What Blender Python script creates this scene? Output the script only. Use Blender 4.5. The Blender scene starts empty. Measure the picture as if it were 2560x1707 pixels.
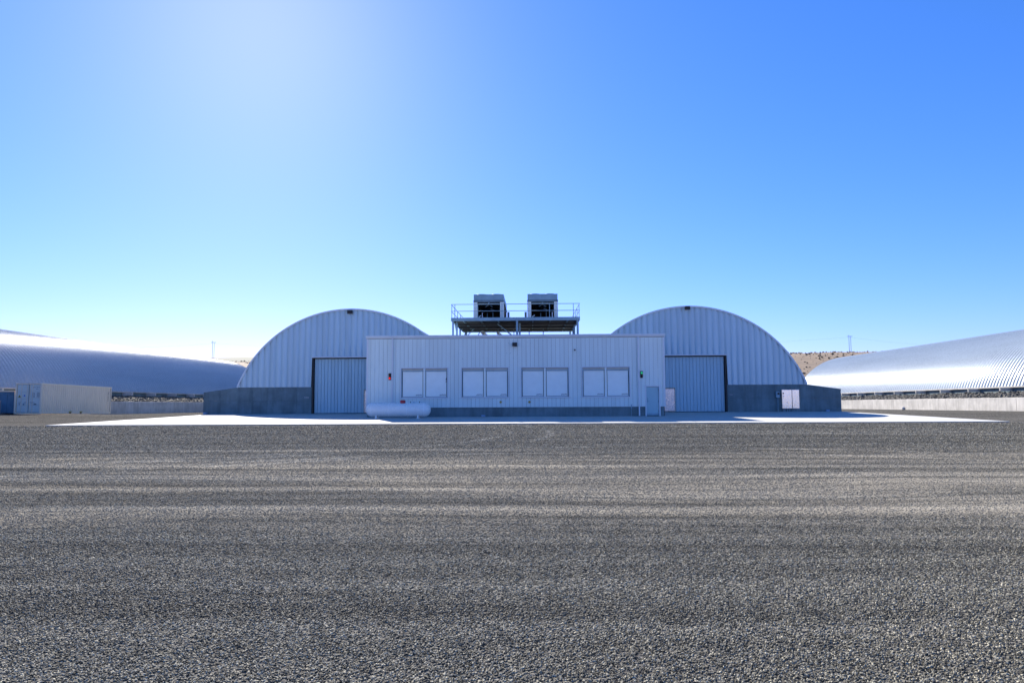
import bpy, bmesh, math, random
import numpy as np
from math import sin, cos, pi, radians, sqrt, exp
from mathutils import Vector, Matrix

random.seed(7)
rng = np.random.default_rng(7)
scene = bpy.context.scene
col = scene.collection

# ------------------------------------------------------------------ camera
EYE = 1.67
cd = bpy.data.cameras.new('camera')
cd.sensor_width = 36.0
cd.lens = 36.0 * 1707.0 / 2560.0
cd.clip_start = 0.1
cd.clip_end = 9000
camera = bpy.data.objects.new('camera', cd)
col.objects.link(camera)
cm = Matrix.Rotation(radians(1.5), 4, 'Z') @ Matrix.Rotation(radians(94.33), 4, 'X') @ Matrix.Rotation(radians(-0.3), 4, 'Z')
cm.translation = (0, 0, EYE)
camera.matrix_world = cm
scene.camera = camera

# ------------------------------------------------------------------ light
SUN_AZ, SUN_EL = radians(-22.5), radians(30.5)      # azimuth clockwise from +Y
world = bpy.data.worlds.new('World')
scene.world = world
world.use_nodes = True
wn = world.node_tree
wn.nodes.clear()
w_out = wn.nodes.new('ShaderNodeOutputWorld')
w_bg = wn.nodes.new('ShaderNodeBackground')
w_sky = wn.nodes.new('ShaderNodeTexSky')
w_sky.sky_type = 'NISHITA'
w_sky.sun_disc = False
w_sky.sun_elevation = SUN_EL
w_sky.sun_rotation = SUN_AZ
w_sky.altitude = 400
w_sky.air_density = 1.0
w_sky.dust_density = 0.30
w_sky.ozone_density = 4.0
w_hs = wn.nodes.new('ShaderNodeHueSaturation')
w_hs.inputs['Saturation'].default_value = 1.14
w_bg.inputs['Strength'].default_value = 0.05
wn.links.new(w_sky.outputs['Color'], w_hs.inputs['Color'])
w_wb = wn.nodes.new('ShaderNodeVectorMath')          # cool white balance of the picture
w_wb.operation = 'MULTIPLY'
w_wb.inputs[1].default_value = (0.80, 1.01, 1.75)
wn.links.new(w_hs.outputs['Color'], w_wb.inputs[0])
# film-like response of the picture, the same over the whole sky
w_sep = wn.nodes.new('ShaderNodeSeparateColor'); wn.links.new(w_wb.outputs[0], w_sep.inputs[0])
w_com = wn.nodes.new('ShaderNodeCombineColor')
K = 0.125
for i, (pw, gain) in enumerate(((1.06, 1.11), (0.85, 0.90), (1.0, 1.0))):
    a = wn.nodes.new('ShaderNodeMath'); a.operation = 'MULTIPLY'; a.inputs[1].default_value = K
    b = wn.nodes.new('ShaderNodeMath'); b.operation = 'POWER'; b.inputs[1].default_value = pw
    c = wn.nodes.new('ShaderNodeMath'); c.operation = 'MULTIPLY'; c.inputs[1].default_value = gain / K
    wn.links.new(w_sep.outputs[i], a.inputs[0]); wn.links.new(a.outputs[0], b.inputs[0])
    wn.links.new(b.outputs[0], c.inputs[0]); wn.links.new(c.outputs[0], w_com.inputs[i])
wn.links.new(w_com.outputs[0], w_bg.inputs['Color'])
wn.links.new(w_bg.outputs['Background'], w_out.inputs['Surface'])

ld = bpy.data.lights.new('sun', 'SUN')
ld.energy = 5.0
ld.angle = radians(0.53)
ld.color = (1.0, 0.93, 0.82)
sun = bpy.data.objects.new('sun', ld)
col.objects.link(sun)
to_sun = Vector((sin(SUN_AZ) * cos(SUN_EL), cos(SUN_AZ) * cos(SUN_EL), sin(SUN_EL)))
sun.rotation_mode = 'QUATERNION'
sun.rotation_quaternion = to_sun.to_track_quat('Z', 'Y')
sun.location = (-20, 60, 60)

scene.view_settings.view_transform = 'Standard'
scene.view_settings.look = 'None'
scene.view_settings.gamma = 1.0
scene.view_settings.use_curve_mapping = False
scene.view_settings.exposure = 1.32
scene.cycles.use_denoising = True
scene.cycles.sample_clamp_indirect = 3.0
scene.cycles.blur_glossy = 1.0
scene.cycles.caustics_reflective = True
scene.cycles.caustics_refractive = False

# ------------------------------------------------------------------ helpers
def tag(o, label=None, cat=None, group=None, kind=None):
    if label: o['label'] = label
    if cat: o['category'] = cat
    if group: o['group'] = group
    if kind: o['kind'] = kind
    return o

def empty(name, loc=(0, 0, 0), label=None, cat=None, group=None):
    o = bpy.data.objects.new(name, None)
    o.empty_display_size = 0.3
    col.objects.link(o)
    o.location = loc
    return tag(o, label, cat, group)

def link(name, me, parent=None, loc=None):
    o = bpy.data.objects.new(name, me)
    col.objects.link(o)
    if parent is not None: o.parent = parent
    if loc is not None: o.location = loc
    return o

class MB:
    """collects simple solids and links them as one mesh object"""
    def __init__(s): s.v = []; s.f = []; s.mi = []; s.sm = []; s.cur = 0
    def add(s, vs, fs, smooth=False):
        b = len(s.v)
        s.v += [tuple(map(float, p)) for p in vs]
        for f in fs:
            s.f.append([b + i for i in f]); s.mi.append(s.cur); s.sm.append(smooth)
        return s
    def box(s, x0, x1, y0, y1, z0, z1):
        return s.add([(x0,y0,z0),(x1,y0,z0),(x1,y1,z0),(x0,y1,z0),(x0,y0,z1),(x1,y0,z1),(x1,y1,z1),(x0,y1,z1)],
                     [(0,3,2,1),(4,5,6,7),(0,1,5,4),(1,2,6,5),(2,3,7,6),(3,0,4,7)])
    def bbox(s, x0, x1, y0, y1, z0, z1, b=0.01):
        """box whose front (-y) edges are chamfered"""
        s.add([(x0,y0+b,z0),(x1,y0+b,z0),(x1,y1,z0),(x0,y1,z0),(x0,y0+b,z1),(x1,y0+b,z1),(x1,y1,z1),(x0,y1,z1),
               (x0+b,y0,z0+b),(x1-b,y0,z0+b),(x1-b,y0,z1-b),(x0+b,y0,z1-b)],
              [(0,3,2,1),(4,5,6,7),(1,2,6,5),(2,3,7,6),(3,0,4,7),(8,9,10,11),(0,1,9,8),(1,5,10,9),(5,4,11,10),(4,0,8,11)])
        return s
    def tube(s, p0, p1, r0, r1=None, n=10, cap=True):
        r1 = r0 if r1 is None else r1
        p0 = Vector(p0); p1 = Vector(p1)
        q = (p1 - p0).to_track_quat('Z', 'Y').to_matrix()
        ring = lambda p, r: [p + q @ Vector((r*cos(2*pi*i/n), r*sin(2*pi*i/n), 0)) for i in range(n)]
        s.add(ring(p0, r0) + ring(p1, r1), [(i, (i+1) % n, n+(i+1) % n, n+i) for i in range(n)], True)
        if cap:
            s.add(ring(p0, r0), [tuple(range(n))[::-1]]); s.add(ring(p1, r1), [tuple(range(n))])
        return s
    def bar(s, p0, p1, w, h=None):
        """square bar between two points"""
        h = w if h is None else h
        p0 = Vector(p0); p1 = Vector(p1); d = (p1 - p0).normalized()
        up = Vector((0, 0, 1)) if abs(d.z) < .95 else Vector((0, 1, 0))
        a = d.cross(up).normalized() * w/2; b = a.cross(d).normalized() * h/2
        vs = [p + sa*a + sb*b for p in (p0, p1) for sa, sb in ((-1,-1),(1,-1),(1,1),(-1,1))]
        return s.add(vs, [(0,1,2,3),(7,6,5,4),(0,4,5,1),(1,5,6,2),(2,6,7,3),(3,7,4,0)])
    def prism(s, poly, y0, y1):
        """polygon in x,z extruded along y"""
        n = len(poly)
        vs = [(x, y0, z) for x, z in poly] + [(x, y1, z) for x, z in poly]
        return s.add(vs, [tuple(range(n)), tuple(range(2*n-1, n-1, -1))] + [(i, i+n, (i+1) % n+n, (i+1) % n) for i in range(n)])
    def lathe(s, prof, origin, axis='x', n=32, smooth=True):
        """(t, r) profile turned about an axis through origin"""
        ox, oy, oz = origin; vs = []
        for t, r in prof:
            for i in range(n):
                a = 2*pi*i/n
                if axis == 'x': vs.append((ox+t, oy+r*cos(a), oz+r*sin(a)))
                elif axis == 'y': vs.append((ox+r*sin(a), oy+t, oz+r*cos(a)))
                else: vs.append((ox+r*cos(a), oy+r*sin(a), oz+t))
        fs = [(k*n+i, k*n+(i+1) % n, (k+1)*n+(i+1) % n, (k+1)*n+i) for k in range(len(prof)-1) for i in range(n)]
        return s.add(vs, fs, smooth)
    def mesh(s, name, mats):
        me = bpy.data.meshes.new(name)
        me.from_pydata(s.v, [], s.f)
        if not isinstance(mats, (list, tuple)): mats = [mats]
        for m in mats: me.materials.append(m)
        me.polygons.foreach_set('material_index', s.mi)
        me.polygons.foreach_set('use_smooth', s.sm)
        me.update()
        bm = bmesh.new(); bm.from_mesh(me)
        bmesh.ops.recalc_face_normals(bm, faces=bm.faces)
        bm.to_mesh(me); bm.free()
        return me
    def build(s, name, mats, parent=None, loc=None):
        return link(name, s.mesh(name, mats), parent, loc)

def mesh_np(name, verts, faces, mat, smooth=False):
    me = bpy.data.meshes.new(name)
    n = len(verts); k = faces.shape[1]
    me.vertices.add(n); me.vertices.foreach_set('co', np.asarray(verts, dtype=np.float32).ravel())
    me.loops.add(faces.size); me.loops.foreach_set('vertex_index', faces.astype(np.int32).ravel())
    me.polygons.add(len(faces))
    me.polygons.foreach_set('loop_start', np.arange(0, faces.size, k, dtype=np.int32))
    me.polygons.foreach_set('loop_total', np.full(len(faces), k, dtype=np.int32))
    me.polygons.foreach_set('use_smooth', np.full(len(faces), smooth))
    me.materials.append(mat)
    me.update(calc_edges=True); me.validate()
    return me

def grid_faces(nu, nv):
    i = np.arange(nu-1)[:, None]*nv + np.arange(nv-1)[None, :]
    return np.stack([i, i+nv, i+nv+1, i+1], -1).reshape(-1, 4)

# ------------------------------------------------------------------ materials
def N(nt, t, **kw):
    n = nt.nodes.new(t)
    for k, v in kw.items():
        if k in ('operation', 'blend_type', 'data_type', 'interpolation_type', 'noise_dimensions', 'feature', 'voronoi_dimensions', 'clamp', 'wave_type', 'bands_direction'):
            setattr(n, k, v)
    return n
def math_(nt, op, a, b=None, clamp=False):
    n = nt.nodes.new('ShaderNodeMath'); n.operation = op; n.use_clamp = clamp
    for i, x in enumerate((a, b)):
        if x is None: continue
        if isinstance(x, (int, float)): n.inputs[i].default_value = x
        else: nt.links.new(x, n.inputs[i])
    return n.outputs[0]
def vmul(nt, v, s):
    n = nt.nodes.new('ShaderNodeVectorMath'); n.operation = 'MULTIPLY'
    nt.links.new(v, n.inputs[0]); n.inputs[1].default_value = s
    return n.outputs[0]
def noise(nt, v, scale, detail=3, rough=.55):
    n = nt.nodes.new('ShaderNodeTexNoise')
    n.inputs['Scale'].default_value = scale; n.inputs['Detail'].default_value = detail; n.inputs['Roughness'].default_value = rough
    if v is not None: nt.links.new(v, n.inputs['Vector'])
    return n.outputs[0]
def remap(nt, x, a, b, c=0., d=1., smooth=True):
    n = nt.nodes.new('ShaderNodeMapRange')
    n.interpolation_type = 'SMOOTHSTEP' if smooth else 'LINEAR'
    nt.links.new(x, n.inputs[0])
    for i, k in enumerate((a, b, c, d)): n.inputs[i+1].default_value = k
    return n.outputs[0]
def mix(nt, f, a, b):
    n = nt.nodes.new('ShaderNodeMix'); n.data_type = 'RGBA'
    if isinstance(f, (int, float)): n.inputs[0].default_value = f
    else: nt.links.new(f, n.inputs[0])
    for i, x in ((6, a), (7, b)):
        if isinstance(x, tuple): n.inputs[i].default_value = (*x[:3], 1)
        else: nt.links.new(x, n.inputs[i])
    return n.outputs[2]
def new_mat(name):
    m = bpy.data.materials.new(name); m.use_nodes = True
    nt = m.node_tree
    return m, nt, nt.nodes['Principled BSDF']
def bump(nt, p, h, strength, dist):
    b = nt.nodes.new('ShaderNodeBump'); b.inputs['Strength'].default_value = strength; b.inputs['Distance'].default_value = dist
    nt.links.new(h, b.inputs['Height']); nt.links.new(b.outputs[0], p.inputs['Normal'])
def position(nt): return nt.nodes.new('ShaderNodeNewGeometry').outputs['Position']
def objcoord(nt): return nt.nodes.new('ShaderNodeTexCoord').outputs['Object']

def paint(name, c, rough=.45, metal=0., var=.12, dirt=None, vscale=(1, 1, 1), rand=.06, spec=.5):
    """painted or bare metal with slight streaks, wear and tone change from piece to piece"""
    m, nt, p = new_mat(name)
    pos = position(nt)
    n = noise(nt, vmul(nt, pos, vscale), 1.6, 5, .6)
    f = remap(nt, n, .3, .72)
    dk = tuple(x*(1-var) for x in c) if dirt is None else dirt
    base = mix(nt, f, c, dk)
    oi = nt.nodes.new('ShaderNodeObjectInfo')
    hs = nt.nodes.new('ShaderNodeHueSaturation')
    nt.links.new(base, hs.inputs['Color'])
    nt.links.new(remap(nt, oi.outputs['Random'], 0, 1, 1-rand, 1+rand, False), hs.inputs['Value'])
    nt.links.new(hs.outputs[0], p.inputs['Base Color'])
    p.inputs['Metallic'].default_value = metal
    nt.links.new(remap(nt, noise(nt, pos, 9, 3), .3, .7, rough-.06, rough+.08), p.inputs['Roughness'])
    p.inputs['Specular IOR Level'].default_value = spec
    return m

def concrete(name, c, form=0., stain=.35):
    """cast concrete: blotches, pour streaks, form-board lines, small pits"""
    m, nt, p = new_mat(name)
    pos = position(nt)
    a = noise(nt, pos, .7, 6, .65); b = noise(nt, vmul(nt, pos, (3, 3, .35)), 1.0, 4, .6); g = noise(nt, pos, 40, 3, .6)
    f = math_(nt, 'ADD', math_(nt, 'MULTIPLY', a, .6), math_(nt, 'MULTIPLY', b, .4))
    base = mix(nt, remap(nt, f, .36, .66), tuple(x*(1-stain) for x in c), tuple(x*1.15 for x in c))
    base = mix(nt, math_(nt, 'MULTIPLY', remap(nt, g, .55, .75), .35), base, tuple(x*.55 for x in c))
    oi = nt.nodes.new('ShaderNodeObjectInfo')
    hs = nt.nodes.new('ShaderNodeHueSaturation'); nt.links.new(base, hs.inputs['Color'])
    nt.links.new(remap(nt, oi.outputs['Random'], 0, 1, .92, 1.08, False), hs.inputs['Value'])
    nt.links.new(hs.outputs[0], p.inputs['Base Color'])
    p.inputs['Roughness'].default_value = .88
    p.inputs['Specular IOR Level'].default_value = .3
    bump(nt, p, g, .35, .01)
    return m

def plain(name, c, rough=.5, metal=0., emit=None, es=0.):
    m, nt, p = new_mat(name)
    pos = objcoord(nt)
    f = remap(nt, noise(nt, pos, 6, 3), .3, .7)
    nt.links.new(mix(nt, f, c, tuple(x*.85 for x in c)), p.inputs['Base Color'])
    p.inputs['Roughness'].default_value = rough; p.inputs['Metallic'].default_value = metal
    if emit:
        p.inputs['Emission Color'].default_value = (*emit, 1); p.inputs['Emission Strength'].default_value = es
    return m

M = {}
M['siding'] = paint('white_siding_paint', (.71, .82, .81), .42, var=.07, vscale=(2, 2, .25), rand=.035)
M['trim'] = paint('trim_paint', (.70, .75, .79), .4, var=.08, rand=.02)
M['shutter'] = paint('shutter_white', (.88, .95, .92), .5, var=.06, rand=.02)
M['beige'] = paint('beige_trim', (.55, .52, .46), .5, var=.15)
M['endwall'] = paint('arch_end_wall_paint', (.47, .61, .68), .4, metal=.25, var=.10, vscale=(3, 3, .2), rand=.05)
M['doorpaint'] = paint('sliding_door_paint', (.41, .60, .69), .45, var=.10, vscale=(3, 3, .25), rand=.05)
M['mandoor'] = paint('grey_man_door', (.36, .57, .63), .4, var=.06)
M['pinkdoor'] = paint('galvanised_man_door', (.58, .54, .54), .3, metal=.75, var=.06)
M['roof'] = paint('galvalume_roof', (.375, .44, .49), .27, metal=.06, var=.10, vscale=(.4, .05, .4), rand=0, spec=.22)
M['steel'] = paint('galvanised_steel', (.30, .46, .54), .5, metal=.15, var=.2)
M['steel_dark'] = paint('weathered_steel', (.18, .27, .32), .55, metal=.15, var=.25)
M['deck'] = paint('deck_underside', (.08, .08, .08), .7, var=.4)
M['black'] = plain('black_metal', (.015, .015, .016), .5)
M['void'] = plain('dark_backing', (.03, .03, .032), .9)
M['coil'] = plain('black_coil', (.025, .027, .03), .7)
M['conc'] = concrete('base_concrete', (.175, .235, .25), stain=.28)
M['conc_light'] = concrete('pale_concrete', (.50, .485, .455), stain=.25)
M['apron'] = concrete('apron_concrete', (.44, .44, .42), stain=.12)
M['tank'] = paint('tank_white', (.90, .93, .92), .28, var=.05)
M['red'] = plain('red_paint', (.45, .02, .03), .4)
M['brass'] = plain('yellow_brass', (.45, .33, .08), .4, .5)
M['bluebox'] = plain('blue_box_plastic', (.25, .42, .62), .4)
M['cabinet'] = paint('cabinet_metal', (.95, .87, .79), .18, metal=.95, var=.04, rand=.02)
M['cream'] = paint('container_cream', (.95, .78, .57), .45, var=.10, vscale=(1, 1, .3))
M['cdoor_shade'] = paint('container_door_shade', (.68, .70, .64), .45, var=.10, vscale=(1, 1, .3))  # same container, blue sky shade put into the door colour
M['blue'] = paint('blue_bin_paint', (.10, .23, .34), .5, var=.3)
M['yellow'] = plain('pocket_yellow', (.55, .42, .03), .5)
M['ink'] = plain('dark_print', (.03, .04, .07), .6)
M['chalk'] = plain('white_print', (.62, .62, .60), .8)
M['bluedot'] = plain('blue_print', (.03, .12, .55), .5)
M['wood'] = plain('pole_wood', (.13, .11, .09), .9)
M['wire'] = plain('wire_metal', (.12, .12, .13), .5, .5)
M['redlens'] = plain('red_lens', (.6, .02, .02), .2, 0, (1, .03, .03), .35)
M['greenlens'] = plain('green_lens', (.02, .35, .15), .2, 0, (.05, .9, .4), .2)
M['darklens'] = plain('dark_lens', (.05, .02, .02), .15)

# gravel: shared dust mask for ground sheet and loose stones
def dust(nt, pos):
    sp = nt.nodes.new('ShaderNodeSeparateXYZ'); nt.links.new(pos, sp.inputs[0])
    warp = math_(nt, 'MULTIPLY', noise(nt, vmul(nt, pos, (.05, .12, 0)), 1.0, 2), 5.0)
    y = math_(nt, 'ADD', math_(nt, 'ADD', sp.outputs[1], warp), -2.5)
    lane = math_(nt, 'MULTIPLY', remap(nt, y, 7.0, 10.5), remap(nt, y, 25, 16))
    cb = nt.nodes.new('ShaderNodeCombineXYZ')
    nt.links.new(math_(nt, 'MULTIPLY', sp.outputs[0], .05), cb.inputs[0]); nt.links.new(math_(nt, 'MULTIPLY', y, .75), cb.inputs[1])
    st = math_(nt, 'ADD', math_(nt, 'MULTIPLY', noise(nt, cb.outputs[0], 1.0, 5, .62), .55), math_(nt, 'MULTIPLY', noise(nt, vmul(nt, cb.outputs[0], (1.3, 4.5, 1)), 1.0, 4, .6), .45))
    t = math_(nt, 'ADD', st, math_(nt, 'MULTIPLY', lane, .17))
    return remap(nt, t, .56, .74)

def gravel_mat(name, stones):
    m, nt, p = new_mat(name)
    pos = position(nt)
    d = dust(nt, pos)
    broad = remap(nt, noise(nt, vmul(nt, pos, (.05, 1.5, 1)), 1.0, 6, .65), .3, .7, .68, 1.32)
    if stones:
        oi = nt.nodes.new('ShaderNodeObjectInfo')
        r = oi.outputs['Random']
        r3 = math_(nt, 'POWER', r, 2.2)
        c = mix(nt, r3, (.053, .049, .034), (.46, .423, .315))
        c = mix(nt, math_(nt, 'MULTIPLY', d, .55), c, (.31, .28, .222))
        p.inputs['Roughness'].default_value = .75
    else:
        v = nt.nodes.new('ShaderNodeTexVoronoi'); v.inputs['Scale'].default_value = 42
        nt.links.new(pos, v.inputs['Vector'])
        sp = nt.nodes.new('ShaderNodeSeparateColor'); nt.links.new(v.outputs['Color'], sp.inputs[0])
        g1 = noise(nt, pos, 9, 4, .75); g2 = noise(nt, vmul(nt, pos, (1, .6, 1)), 2.6, 4, .75)
        k = math_(nt, 'ADD', math_(nt, 'MULTIPLY', math_(nt, 'POWER', sp.outputs[0], 2.0), .5),
                  math_(nt, 'ADD', math_(nt, 'MULTIPLY', remap(nt, g1, .3, .7), .3), math_(nt, 'MULTIPLY', remap(nt, g2, .3, .7), .2)))
        c = mix(nt, k, (.014, .0137, .0135), (.225, .217, .198))  # tones darkened to take in the shade between stones
        c = mix(nt, math_(nt, 'MULTIPLY', d, .62), c, (.33, .30, .24))
        p.inputs['Roughness'].default_value = .9
        h = math_(nt, 'ADD', v.outputs['Distance'], math_(nt, 'MULTIPLY', g1, 3.0))
        bump(nt, p, h, .55, .03)
    trk = None                                   # wheel tracks curving onto the apron
    for cx_, cy_, rr_ in ((17., 37.5, 8.), (17., 37.5, 9.9), (27., 39., 10.5), (27., 39., 12.4), (-14., 30., 13.), (-14., 30., 14.9), (2., 1., 19.), (2., 1., 20.9)):
        ds = nt.nodes.new('ShaderNodeVectorMath'); ds.operation = 'DISTANCE'
        nt.links.new(vmul(nt, pos, (1, 1, 0)), ds.inputs[0]); ds.inputs[1].default_value = (cx_, cy_, 0)
        e = math_(nt, 'ABSOLUTE', math_(nt, 'SUBTRACT', ds.outputs['Value'], rr_))
        e = remap(nt, e, .28, .08)
        trk = e if trk is None else math_(nt, 'MAXIMUM', trk, e)
    trk = math_(nt, 'MULTIPLY', trk, remap(nt, noise(nt, pos, .35, 3, .6), .38, .62))
    broad = math_(nt, 'ADD', broad, math_(nt, 'MULTIPLY', trk, .65))
    hs = nt.nodes.new('ShaderNodeHueSaturation'); nt.links.new(c, hs.inputs['Color']); nt.links.new(broad, hs.inputs['Value'])
    nt.links.new(hs.outputs[0], p.inputs['Base Color'])
    p.inputs['Specular IOR Level'].default_value = .25 if stones else 0.
    return m
M['ground'] = gravel_mat('gravel_ground', False)
M['stone'] = gravel_mat('gravel_stone', True)

def rock_mat():
    m, nt, p = new_mat('dark_rock')
    pos = position(nt)
    n = noise(nt, pos, 3.2, 4, .7)
    c = mix(nt, remap(nt, n, .35, .68), (.025, .024, .022), (.17, .16, .14))
    nt.links.new(c, p.inputs['Base Color']); p.inputs['Roughness'].default_value = .85
    return m
M['rock'] = rock_mat()
def hill_mat():
    m, nt, p = new_mat('dry_hill')
    pos = position(nt)
    n = noise(nt, pos, .12, 6, .7); n2 = noise(nt, pos, .6, 3, .6)
    c = mix(nt, remap(nt, n, .35, .65), (.215, .15, .095), (.145, .102, .066))
    c = mix(nt, math_(nt, 'MULTIPLY', remap(nt, n2, .5, .7), .5), c, (.14, .12, .08))
    nt.links.new(c, p.inputs['Base Color']); p.inputs['Roughness'].default_value = .95
    return m
M['hill'] = hill_mat()
M['plain'] = plain('plain_tan', (.42, .32, .22), .95)
M['ridge'] = plain('olive_ridge', (.15, .16, .12), .95)
M['sage'] = plain('sage_leaf', (.14, .108, .072), .9)

# ------------------------------------------------------------------ ground
SLOPE = -0.0175
def ramp(y): return SLOPE * np.maximum(0, np.minimum(y, 170) - 54)
def gz(x, y):
    x = np.asarray(x, float); y = np.asarray(y, float)
    t = np.clip((-x - 30) / 10, 0, 1); t = t*t*(3-2*t)
    return -0.05 + ramp(y) + 0.19*np.exp(-((y-57)/8)**2)*t

xs = np.unique(np.concatenate([np.linspace(-2500, -70, 14), np.arange(-70, 70.1, 2.0), np.linspace(70, 2500, 14)]))
ys = np.unique(np.concatenate([np.linspace(-600, -10, 8), np.arange(-10, 130, 2.0), np.linspace(130, 3000, 20)]))
X, Y = np.meshgrid(xs, ys, indexing='ij')
g = link('ground', mesh_np('ground', np.stack([X, Y, gz(X, Y)], -1).reshape(-1, 3), grid_faces(len(xs), len(ys)), M['ground'], True))
tag(g, kind='structure')

# unseen tan plain added behind the camera for warm reflections in the bare metal
dp_ = link('unseen_plain', mesh_np('unseen_plain', np.array([(-1500., -1500, 3.), (1500, -1500, 3.), (1500, -8, -.03), (-1500, -8, -.03)]), np.array([[0, 1, 2, 3]]), M['plain'])); tag(dp_, kind='structure')

# dry hills behind the site
def bump_noise(x, y):
    return (np.sin(x*.021+1.3)*np.cos(y*.017) + .6*np.sin(x*.05+y*.043) + .35*np.sin(x*.13-y*.09+2))
def hill_z(x, y):
    t = np.clip((y-230)/400, 0, 1); t = t*t*(3-2*t)
    side = 1/(1+np.exp(-(x+40)/60))
    h = 31.5 + 3.9*side + np.clip(x-180, 0, 200)*.012
    return -3.2 + t*(h+3) + bump_noise(x, y)*.5*t
hx = np.linspace(-900, 900, 181); hy = np.linspace(225, 640, 60)
X, Y = np.meshgrid(hx, hy, indexing='ij')
h = link('hill', mesh_np('hill', np.stack([X, Y, hill_z(X, Y)], -1).reshape(-1, 3), grid_faces(181, 60), M['hill'], True)); tag(h, kind='structure')
rx = np.linspace(-1900, 900, 90); ry = np.linspace(660, 1250, 20)
X, Y = np.meshgrid(rx, ry, indexing='ij')
t = np.clip((Y-660)/440, 0, 1); t = t*t*(3-2*t)
r = link('ridge', mesh_np('ridge', np.stack([X, Y, 10 + t*(51.5 + bump_noise(X*.25, Y*.25)*1.0)], -1).reshape(-1, 3), grid_faces(90, 20), M['ridge'], True)); tag(r, kind='structure')

# rock-shaped clumps from a noisy icosphere
def ico(sub):
    bm = bmesh.new(); bmesh.ops.create_icosphere(bm, subdivisions=sub, radius=1)
    v = np.array([p.co[:] for p in bm.verts]); f = np.array([[q.index for q in t.verts] for t in bm.faces]); bm.free()
    return v, f
IV, IF = ico(1)
IV2, IF2 = ico(2)
def clumps(name, pts, radii, mat, flat=(1, 1, .8), jag=.3, base=None, smooth=False):
    V0, F0 = base or (IV, IF)
    n = len(pts); k = len(V0)
    jit = 1 + rng.uniform(-jag, jag, (n, k, 1))
    sc = np.asarray(flat)[None, None, :]*rng.uniform(.7, 1.3, (n, 1, 3))
    v = V0[None]*jit*sc
    a = rng.uniform(0, 2*pi, n); ca, sa = np.cos(a)[:, None], np.sin(a)[:, None]
    x = v[..., 0]*ca - v[..., 1]*sa; y = v[..., 0]*sa + v[..., 1]*ca
    v = np.stack([x, y, v[..., 2]], -1)*np.asarray(radii)[:, None, None] + np.asarray(pts)[:, None, :]
    f = F0[None] + (np.arange(n)*k)[:, None, None]
    return link(name, mesh_np(name, v.reshape(-1, 3), f.reshape(-1, 3), mat, smooth))

pts = []; rad = []
for sgn in (-1, 1):
    for _ in range(1500):
        y = rng.uniform(300, 636); lo, hi = (.16, .62)
        x = sgn*rng.uniform(lo, hi)*y
        rr = .3 + .75*rng.random()**2.5
        pts.append((x, y, float(hill_z(x, y)) + rr*.35)); rad.append(rr)
s = clumps('scrub', pts, rad, M['sage'], jag=.4); tag(s, 'low dry scrub dotted over the brown hillside', 'scrub', kind='stuff')

# apron slab
ap = MB().box(-27.55, 26.25, 38.35, 58.75, -.3, 0).build('concrete_apron', M['apron']); tag(ap, kind='structure')

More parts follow.
